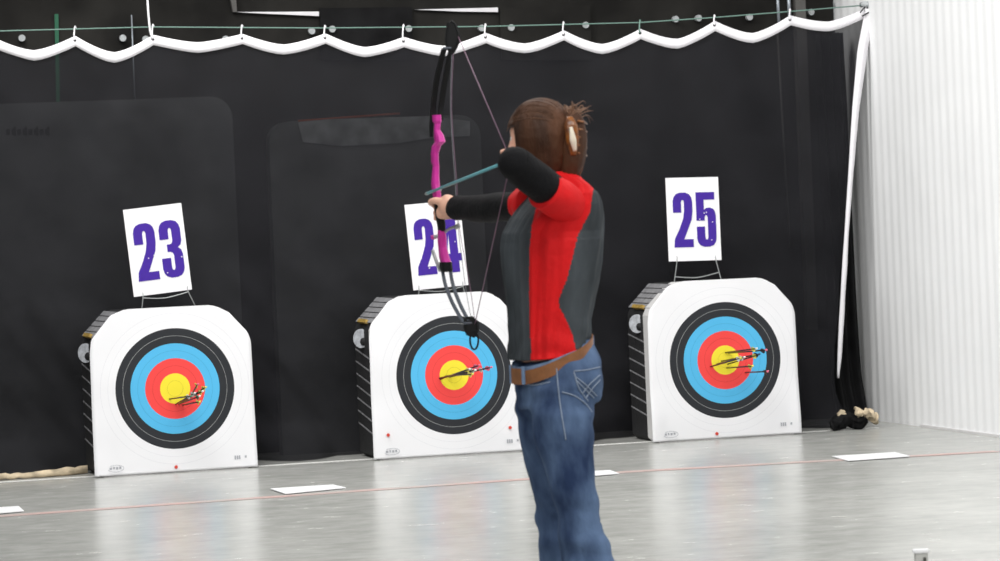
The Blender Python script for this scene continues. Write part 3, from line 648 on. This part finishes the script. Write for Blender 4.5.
# ---- legs
near = [(372, 563, -.07, .098), (395, 563, -.08, .100), (421, 562.5, -.095, .090), (454, 567, -.11, .076), (482, 571.5, -.12, .068), (511, 578, -.13, .063), (530, 581, -.135, .066), (561, 589, -.14, .072), (600, 597, -.15, .079), (650, 603, -.155, .088)]
far = [(372, 545, .07, .098), (395, 546, .08, .098), (421, 547, .10, .088), (454, 550, .13, .075), (482, 553, .15, .068), (511, 556, .17, .062), (530, 558, .18, .062), (561, 564, .195, .066), (600, 571, .21, .075), (634, 576, .22, .086)]
for leg in (near, far):
    limb(bm, [A(x, y+(22 if i == 0 else 0), d) for i, (y, x, d, r) in enumerate(leg) if i != 1], [r*.62 if i < 4 else min(r*.7, .05) for i, (y, x, d, r) in enumerate(leg) if i != 1], 18, 3)
    y, x, d, r = leg[-1]; f0 = onf(x, y+14); ft = A(x, y, d); ft.z = .04
    limb(bm, [ft, ft+Nn*.08-Z*.005, ft+Nn*.15-Z*.012], [.036, .032, .024], 14, 3)
body = obj('person', bm, 'skin'); bake(body, .0055, 3)
tag(body, 'person seen from behind drawing a magenta bow, in red and grey shirt and blue jeans', 'person')
def child(name, bm, m, label=None, smooth=True):
    o = obj(name, bm, m, body, smooth)
    if label: o['label'] = label
    return o
for sx in (-1, 1):
    bm = bmesh.new(); ball(bm, hd(sx*.03, .070, .012), (.011, .010, .009), 12, Matrix((HRt, HF, HU)).transposed()); ey = child('eye', bm, 'eye')
    bm = bmesh.new(); ball(bm, hd(sx*.03, .078, .012), (.005, .003, .005), 10, Matrix((HRt, HF, HU)).transposed()); obj('iris', bm, 'black', ey)
bm = bmesh.new(); tube(bm, [hd(-.022, .084, -.058), hd(0, .093, -.0565), hd(.022, .084, -.058)], [.002, .0055, .002], 8, 4, flat=.6); child('lips', bm, 'red_pin')
# ---- shirt
redR = [(170, 600), (195, 591), (212, 589), (222, 584), (235, 577.5), (260, 571), (280, 566), (300, 558.5), (308, 560), (320, 566), (335, 572), (352, 576)]
redL = [(170, 540), (205, 538), (225, 533), (245, 531), (300, 530), (352, 532)]
ys = [173+ (356-173)*i/150 for i in range(151)]
rs = [tring(y, .0, 240, True, sstep((y-320)/32)*.2) for y in ys]
def rmi(i, k):
    n = 240; p = (rs[i][k]+rs[i+1][k]+rs[i][(k+1) % n]+rs[i+1][(k+1) % n])/4; px, py = proj(p); th = 2*math.pi*(k+.5)/n
    facing = (math.cos(th)*S+math.sin(th)*Nn).dot(ray(px, py)) < 0.05
    if facing: return 1 if interp(redL, py) < px < interp(redR, py) else 0
    return 1 if abs(math.sin(th)) < .5 and math.cos(th) > 0 else 0
bm = bmesh.new(); vr = rings(bm, rs, cap=False, mi=rmi); bm.faces.new(vr[0])
shirt = child('shirt', bm, ['grey_shirt', 'red_shirt'], 'charcoal short-sleeved shirt with red shoulders and side panel')
so = shirt.modifiers.new('thickness', 'SOLIDIFY'); so.thickness = .004; so.offset = 1
def sleeve(p0, p1, t0, t1, r0, r1, name, m, seed):
    pts = []; rd = []
    for i in range(17):
        t = lerp(t0, t1, i/16); pts.append(lerp(p0, p1, t)); rd.append(lerp(r0, r1, i/16))
    bb = bmesh.new(); tube(bb, pts, rd, 40)
    for v in bb.verts:
        v.co += (v.co-lerp(p0, p1, (t0+t1)/2)).normalized()*(.006*noise.noise(v.co*14+V((seed, 0, 0)))+.004*noise.noise(v.co*30))
    return bb
def longsleeve(pts, rad, seed):
    bb = bmesh.new(); limb(bb, pts, rad, 32, 14)
    for v in bb.verts:
        n = noise.noise(V((v.co.x*10, v.co.y*10, v.co.z*25))+V((seed, 0, 0)))
        c = min((lerp(pts[i], pts[i+1], max(0, min(1, (v.co-pts[i]).dot(pts[i+1]-pts[i])/(pts[i+1]-pts[i]).length_squared))) for i in range(len(pts)-1)), key=lambda q: (q-v.co).length)
        v.co += (v.co-c).normalized()*.005*n
    return bb
bm = longsleeve([sh_f, el_f, lerp(el_f, wr_f, .55), wr_f+(gp(.014, -.06, 0)-wr_f)*.12], [.046, .0425, .040, .037], 3)
child('undersleeve', bm, 'black_knit', 'black long undersleeve on the bow arm')
bm = longsleeve([lerp(sh_n, el_n, .22), lerp(sh_n, el_n, .5), el_n], [.046, .053, .047], 8); limb(bm, [el_n, lerp(el_n, wr_n, .5), lerp(el_n, wr_n, .95)], [.047, .042, .032], 28, 6)
child('undersleeve', bm, 'black_knit', 'black long undersleeve on the drawing arm')
bm = sleeve(sh_f, el_f, -.2, .06, .060, .054, 's', 'red_shirt', 2); child('sleeve', bm, 'red_shirt', 'red short sleeve at the far shoulder')
bm = bmesh.new()
q = [A(578, 211, -.07), A(571, 206, -.12), A(559, 199.5, -.17), A(544, 189.5, -.222)]
tube(bm, q, [.040, .056, .058, .057], 40, 5); ball(bm, q[1], (.056,)*3, 24)
for v in bm.verts: v.co += (v.co-q[1]).normalized()*.006*noise.noise(v.co*16)
child('sleeve', bm, 'red_shirt', 'red short sleeve at the near shoulder')
# ---- jeans
bm = bmesh.new()
hip = [(349, 513.5, 588.5, .0), (358, 513, 592, .0), (369, 514.5, 600, 0), (380, 516, 602.5, 0), (392, 518, 601.5, 0), (404, 519, 598, 0)]
hr = []
for y, L, Rr, _ in hip:
    half = (Rr-L)/2/345; b = half/1.066; a = 1.33*b; c = A((L+Rr)/2, y, 0); f = .04 if y < 360 else .03
    hr.append([c+S*a*math.copysign(abs(math.cos(t_))**.9, math.cos(t_))+Nn*b*math.copysign(abs(math.sin(t_))**.9, math.sin(t_))-Z*f*math.sin(t_)*(1 if y < 375 else .3) for t_ in [2*math.pi*k/40 for k in range(40)]])
rings(bm, hr)
for leg in (near, far): limb(bm, [A(x, y+(20 if y < 380 else 0), d) for y, x, d, r in leg if y != 395], [r*(.93 if y < 380 else 1) for y, _, _, r in leg if y != 395], 28, 5)
jeans = child('jeans', bm, 'denim'); 
for v in jeans.data.vertices: v.co.z = max(v.co.z, .025)
bake(jeans, .007, 6)
for v in jeans.data.vertices:
    p = v.co; px, py = proj(p); f = sstep((py-470)/60); g_ = math.exp(-((py-400)/28)**2)
    w = .007*noise.noise(V((p.x*6, p.y*6, p.z*9)))+.006*noise.noise(V((p.x*16+p.z*9, p.y*16, p.z*14)))+f*.016*noise.noise(V((p.x*7+p.z*4, p.y*7, p.z*17)))+g_*.010*noise.noise(V((p.x*8, p.y*8, p.z*26+4)))
    v.co += v.normal*w
bvh = BVHTree.FromPolygons([v.co.copy() for v in jeans.data.vertices], [tuple(p.vertices) for p in jeans.data.polygons])
def drape(pts, r, off=.002, sub=6):
    out = []; q = [V((x, y, 0)) for x, y in pts]
    for i in range((len(q)-1)*sub+1):
        c = cr(q, i/sub); d = ray(c.x, c.y).normalized(); h = bvh.ray_cast(CAM, d)
        if h[0]: out.append(h[0]-d*off)
    bb = bmesh.new(); tube(bb, out, r, 6); return bb
for nm, pts in (('outseam', [(556, 360), (558, 385), (561, 410), (566, 440)]), ('front_pocket_seam', [(524, 370), (528, 379), (535, 381), (549, 378)]),
                ('front_pocket_seam', [(522, 373), (526, 383), (535, 385), (550, 382)]), ('back_pocket_seam', [(574, 371), (586, 370), (600, 367)]), ('back_pocket_seam', [(574, 372), (579, 388), (588, 401)]),
                ('pocket_stitching', [(576, 377), (586, 385), (597, 396)]), ('pocket_stitching', [(577, 381), (586, 390), (594, 398)]), ('pocket_stitching', [(600, 375), (590, 384), (583, 393)]), ('pocket_stitching', [(600, 380), (592, 389), (586, 398)]), ('yoke_seam', [(562, 392), (575, 396), (586, 404), (592, 412)])):
    child(nm, drape(pts, .0017), 'stitch')
def wband(name, y0, hgt, grow, m, k0=0, k1=64, label=None, thick=.004, tilt=.04):
    L, Rr = 514.5, 588.5; half = (Rr-L)/2/345; b = half/1.066+grow; a = 1.33*half/1.066+grow; c = A((L+Rr)/2, y0, 0); bb = bmesh.new(); rr = []
    for k in range(k0, k1+1):
        t_ = 2*math.pi*k/64; ct, st = math.cos(t_), math.sin(t_)
        d = (S*math.copysign(abs(ct)**.9, ct)*a+Nn*math.copysign(abs(st)**.9, st)*b); o_ = d.normalized()*thick; p = c+d-Z*tilt*st
        rr.append([p, p+o_, p+o_-Z*hgt, p-Z*hgt])
    if k1-k0 == 64: rr = rr[:-1]; rings(bb, rr, closed=True)
    else: rings(bb, rr)
    return child(name, bb, m, label, smooth=False)
wband('waistband', 351, .040, .003, 'denim_light')
belt = wband('belt', 351.5, .040, .008, 'leather', label='brown leather belt', tilt=.05)
for k in (12, 18, 2, 44, 50, 56): wband('belt_loop', 350.5, .052, .013, 'denim_light', k, k+1, thick=.003)
c = wband('belt_buckle', 352.5, .045, .013, 'leather', 14, 18)
# ---- shoes
for leg in (near, far):
    y, x, d, r = leg[-1]; ft = A(x, y, d); bb = bmesh.new()
    side = Nn.cross(Z); secs = []
    for u, w, h in ((-.07, .026, .05), (-.05, .036, .09), (0, .04, .10), (.06, .042, .075), (.12, .046, .055), (.17, .038, .045), (.195, .018, .03)):
        c = V((ft.x, ft.y, 0))+Nn*u; secs.append([c+side*w*math.cos(t_)+Z*(h/2+.002+h/2*math.sin(t_)) for t_ in [2*math.pi*k/16 for k in range(16)]])
    rings(bb, secs); child('shoe', bb, 'shoe')
# ---- hair
bm = bmesh.new()
bmesh.ops.create_uvsphere(bm, u_segments=96, v_segments=64, radius=1)
for v in list(bm.verts):
    x, y, z = v.co
    r = 1+.016*noise.noise(V((math.atan2(x, z+.6)*9, y*1.2, 3)))+.010*noise.noise(V((math.atan2(x, z+.6)*26, y*2, 1)))
    yy = y*.103*r-.006; zz = z*.113*r+.010; xx = x*.097*r
    f = sstep((y-.42)/.16)*sstep((.34-z)/.15)
    yy -= f*.045; xx *= 1-.30*f
    if z < 0 and y < .45: zz -= .030*sstep(-z/.8); xx *= 1-.10*(-z); yy += .012*(-z)*(1 if y < 0 else 0)
    v.co = hd(xx, yy, zz)
hair = child('hair', bm, 'hair', 'brown hair twisted up at the back under a claw clip')
# bun / twisted length down the nape and fringe at the temple
bm = bmesh.new()
tube(bm, [A(566, 112, -.03), A(572, 122, -.045), A(574, 140, -.05), A(573, 160, -.05), A(568, 176, -.04), A(566, 186, -.035)], [.02, .033, .036, .034, .026, .008], 24, 6)
for v in bm.verts: v.co += (v.co-A(571, 145, -.045)).normalized()*.007*noise.noise(V((v.co.x*40, v.co.y*40, v.co.z*7)))
obj('hair_twist', bm, 'hair', hair)
rnd = random.Random(4); bm = bmesh.new()
for k in range(34):                                    # loose wisps above the clip
    x0, y0 = rnd.uniform(560, 576), rnd.uniform(112, 122); a_ = rnd.uniform(-1.0, .9); L = rnd.uniform(10, 22)
    x1 = x0+L*math.sin(a_)*.9+5; y1 = y0-L*math.cos(a_)*.8+2; x2 = x1+rnd.uniform(2, 7); y2 = y1+rnd.uniform(-3, 8); dd = rnd.uniform(-.07, .0)
    tube(bm, [A(x0, y0, -.05), A(lerp(x0, x1, .5), lerp(y0, y1, .6), dd), A(x1, y1, dd), A(x2, y2, dd)], [.0028, .0022, .0014, .0004], 5, 4)
for k in range(10):
    x0 = rnd.uniform(570, 582); y0 = rnd.uniform(150, 165); tube(bm, [A(x0, y0, -.05), A(x0+rnd.uniform(-1, 6), y0+12, -.05), A(x0+rnd.uniform(-3, 4), y0+rnd.uniform(18, 26), -.04)], [.002, .0015, .0004], 5, 4)
obj('loose_strands', bm, 'hair_light', hair)
bm = bmesh.new()                                       # strands combed from the temple back to the clip
tgt = hd(.035, -.11, .02)
for k in range(110):
    th = rnd.uniform(-1.15, 1.35); sx = math.sin(th); cz = math.cos(th)
    pts = []
    for j in range(7):
        u = lerp(rnd.uniform(.75, .9) if j == 0 else .8, -.95, j/6); rr_ = math.sqrt(max(0, 1-u*u)); 
        pts.append(hd(sx*.0965*rr_, u*.103-.006, max(-.05, cz*.1125*rr_)+.010+.0006))
    tube(bm, pts, [.0004, .0009, .0011, .0011, .0011, .0009, .0004], 5, 2)
obj('combed_strands', bm, 'hair_mid', hair)
# claw clip
bm = bmesh.new(); cp = [A(569.5, 117, -.085), A(571, 126, -.096), A(572.5, 140, -.098), A(573.5, 155, -.085)]
tube(bm, cp, [.008, .019, .019, .008], 16, 6, flat=.45, side=(A(580, 140, -.07)-A(570, 140, -.07)).normalized()); clip = obj('claw_clip', bm, 'clip', body); clip['label'] = 'brown tortoiseshell claw clip'
bm = bmesh.new(); tube(bm, [A(571, 127, -.108), A(573, 140, -.110), A(575, 151, -.099)], [.004, .010, .005], 10, 5, flat=.3, side=right0); obj('clip_glint', bm, 'clip_shine', clip)  # highlight on the clip, painted as a pale sliver
for k in range(5):
    bm = bmesh.new(); y = 121+k*8; tube(bm, [A(578, y, -.085), A(584, y+1, -.06), A(587, y+3, -.03)], [.0035, .003, .0015], 8, 4); obj('claw_tooth', bm, 'clip', clip)

# ------------------------------------------------------------------ compound bow
bow = empty('compound_bow', 'magenta compound bow with black limbs held at full draw by the archer', 'bow', (G.x, G.y, 0)); of = bow.location.copy()
def B(px, py, dd=.68): return A(px, py, dd)-of
def bobj(name, bm, m, label=None, smooth=True, parent=None):
    o = obj(name, bm, m, parent or bow, smooth)
    if label: o['label'] = label
    return o
def sect(bm, lst):                                     # (px, py, dd, along-shot, across)
    secs = []
    for px, py, dd, f, r in lst:
        c = B(px, py, dd); secs.append([c+bd*f/2*a_+bx*r/2*b_ for a_, b_ in ((1, .6), (.6, 1), (-.6, 1), (-1, .6), (-1, -.6), (-.6, -1), (.6, -1), (1, -.6))])
    rings(bm, secs)
bm = bmesh.new(); sect(bm, [(436.5, 115, .67, .03, .024), (437, 121, .67, .03, .024), (437.5, 124, .67, .016, .018), (437, 130, .67, .018, .018), (439, 136, .67, .036, .026), (440, 142, .67, .045, .028), (436.5, 146, .68, .036, .024),
                            (434.8, 153, .685, .030, .02), (435, 162, .69, .028, .02), (436, 166, .69, .022, .018), (435.5, 176, .69, .026, .02), (435.5, 184, .69, .032, .022), (436.5, 192, .685, .032, .022), (437.5, 199, .68, .028, .02)])
bobj('riser', bm, 'pink', 'magenta upper riser', smooth=False)
bm = bmesh.new(); sect(bm, [(438, 198, .68, .026, .022), (438.5, 206, .675, .028, .024), (440, 216, .67, .032, .024), (441.5, 226, .67, .030, .022), (442, 233, .67, .026, .02)]); bobj('grip', bm, 'limb_black', 'black grip', smooth=False)
bm = bmesh.new(); sect(bm, [(441.5, 230, .67, .026, .02), (442, 238, .67, .034, .024), (442.5, 247, .67, .034, .022), (444, 256, .665, .040, .026), (446, 263, .66, .042, .028)]); bobj('riser', bm, 'pink', 'magenta lower riser', smooth=False)
bm = bmesh.new(); sect(bm, [(445.5, 262, .66, .044, .034), (446.5, 270, .66, .040, .034), (447, 272, .66, .03, .03)]); bobj('limb_pocket', bm, 'limb_black', smooth=False)
bm = bmesh.new(); sect(bm, [(431.5, 137, .69, .016, .010), (431.5, 126, .69, .020, .012), (432.5, 114, .69, .014, .012)]); bobj('limb_pocket', bm, 'limb_black', smooth=False)
bm = bmesh.new(); tube(bm, [B(432.5, 250, .70), B(436, 260, .70), B(440, 271, .68)], .0055, 8); bobj('riser_bar', bm, 'wire', 'silver bar beside the lower riser')
def blade(pts, w, th, m):
    bm = bmesh.new(); q = [B(*p) for p in pts]; rr = []
    N = (len(q)-1)*6
    for i in range(N+1):
        c = cr(q, i/6); c2 = cr(q, min(N, i+1)/6); c1 = cr(q, max(0, i-1)/6); t_ = (c2-c1).normalized(); n_ = t_.cross(bx).normalized(); rr.append([c+bx*w/2+n_*th/2, c-bx*w/2+n_*th/2, c-bx*w/2-n_*th/2, c+bx*w/2-n_*th/2])
    rings(bm, rr); return bobj('limb', bm, m, smooth=False)
blade([(432.5, 121, .69), (433.5, 104, .685), (437, 78, .65), (444, 49, .60)], .0145, .011, 'limb_black')
blade([(440.5, 121, .68), (441.5, 104, .68), (445.5, 78, .645), (451.5, 49, .60)], .0145, .011, 'limb_black')
blade([(442, 268, .665), (445.5, 285, .65), (452.5, 303, .62), (463, 322, .58)], .009, .008, 'limb_grey')
blade([(450, 268, .655), (453, 285, .645), (459.5, 303, .615), (468.5, 321, .58)], .009, .008, 'limb_grey')
def cam_wheel(name, outline, dd, hub):
    bm = bmesh.new(); c = B(*hub, dd); slab(bm, [B(x, y, dd)-bx*.006 for x, y in outline], bx*.012); o = bobj(name, bm, 'limb_black', smooth=False)
    bm = bmesh.new(); tube(bm, [c-bx*.020, c+bx*.020], .004, 10); bobj('axle', bm, 'limb_grey', parent=o)
    bm = bmesh.new(); q = [B(x, y, dd) for x, y in outline]; tube(bm, q+[q[0]], .0035, 6); bobj('cam_rim', bm, 'limb_black', parent=o)
cam_wheel('cam_wheel', [(451.5, 21), (455, 24), (459.5, 37), (458, 43), (454.5, 50), (452, 54), (448, 49), (446.5, 40), (447.5, 30), (448.5, 23)], .60, (449.5, 48))
cam_wheel('cam_wheel', [(466, 318), (472, 317), (477, 322), (477.5, 330), (474, 337), (468, 335), (465, 327)], .58, (470, 323))
bm = bmesh.new(); q = [B(470+4.2+4.2*math.cos(a_), 340+9.5*math.sin(a_), .58) for a_ in [2*math.pi*k/16 for k in range(17)]]; tube(bm, q, .0032, 6); bobj('module_ring', bm, 'limb_black')
NKo = NK
bm = bmesh.new(); a_ = B(458, 36, .60); b_ = NK-of; c_ = B(475, 324, .58); tube(bm, [a_, b_, c_], .0014, 6); bobj('bowstring', bm, 'string')
bm = bmesh.new(); tube(bm, [B(452, 52, .60), B(450.5, 110, .60), B(455, 180, .60), B(458, 227, .62), B(466, 290, .60), B(471, 318, .58)], .0010, 6, 3); bobj('cable', bm, 'cable')
bm = bmesh.new(); tube(bm, [B(453.5, 50, .60), B(451.5, 110, .61), B(456.5, 180, .61), B(459, 226, .615), B(469, 280, .60), B(475, 322, .58)], .0010, 6, 3); bobj('cable', bm, 'string')
bm = bmesh.new(); tube(bm, [B(434, 237, .68), B(442, 234.5, .67), B(449, 229, .65), B(458, 226, .615)], [.006, .005, .0045, .0045], 8, 4); cg = bobj('cable_guard', bm, 'wire', 'silver cable guard rod')
bm = bmesh.new(); tube(bm, [B(455, 227.5, .622), B(459, 225.5, .612)], .0075, 10); bobj('cable_slide', bm, 'wire', parent=cg)
bm = bmesh.new(); tube(bm, [B(431.5, 237.5, .685), B(436, 236.8, .68)], .007, 10); bobj('guard_bolt', bm, 'pink', parent=cg)
bm = bmesh.new(); tube(bm, [B(433, 190.5, .69), B(437, 189, .685), B(441, 190.5, .675)], .0035, 8); bobj('arrow_rest', bm, 'wire')
tip = A(427, 193.5, .74)
make_arrow('nocked_arrow', tip, NK, 'teal', 'v_white', 'v_pinkv', 'teal arrow nocked on the string of the magenta bow', None, vl=.05, rs=.0048, vh=.012, point='wire')
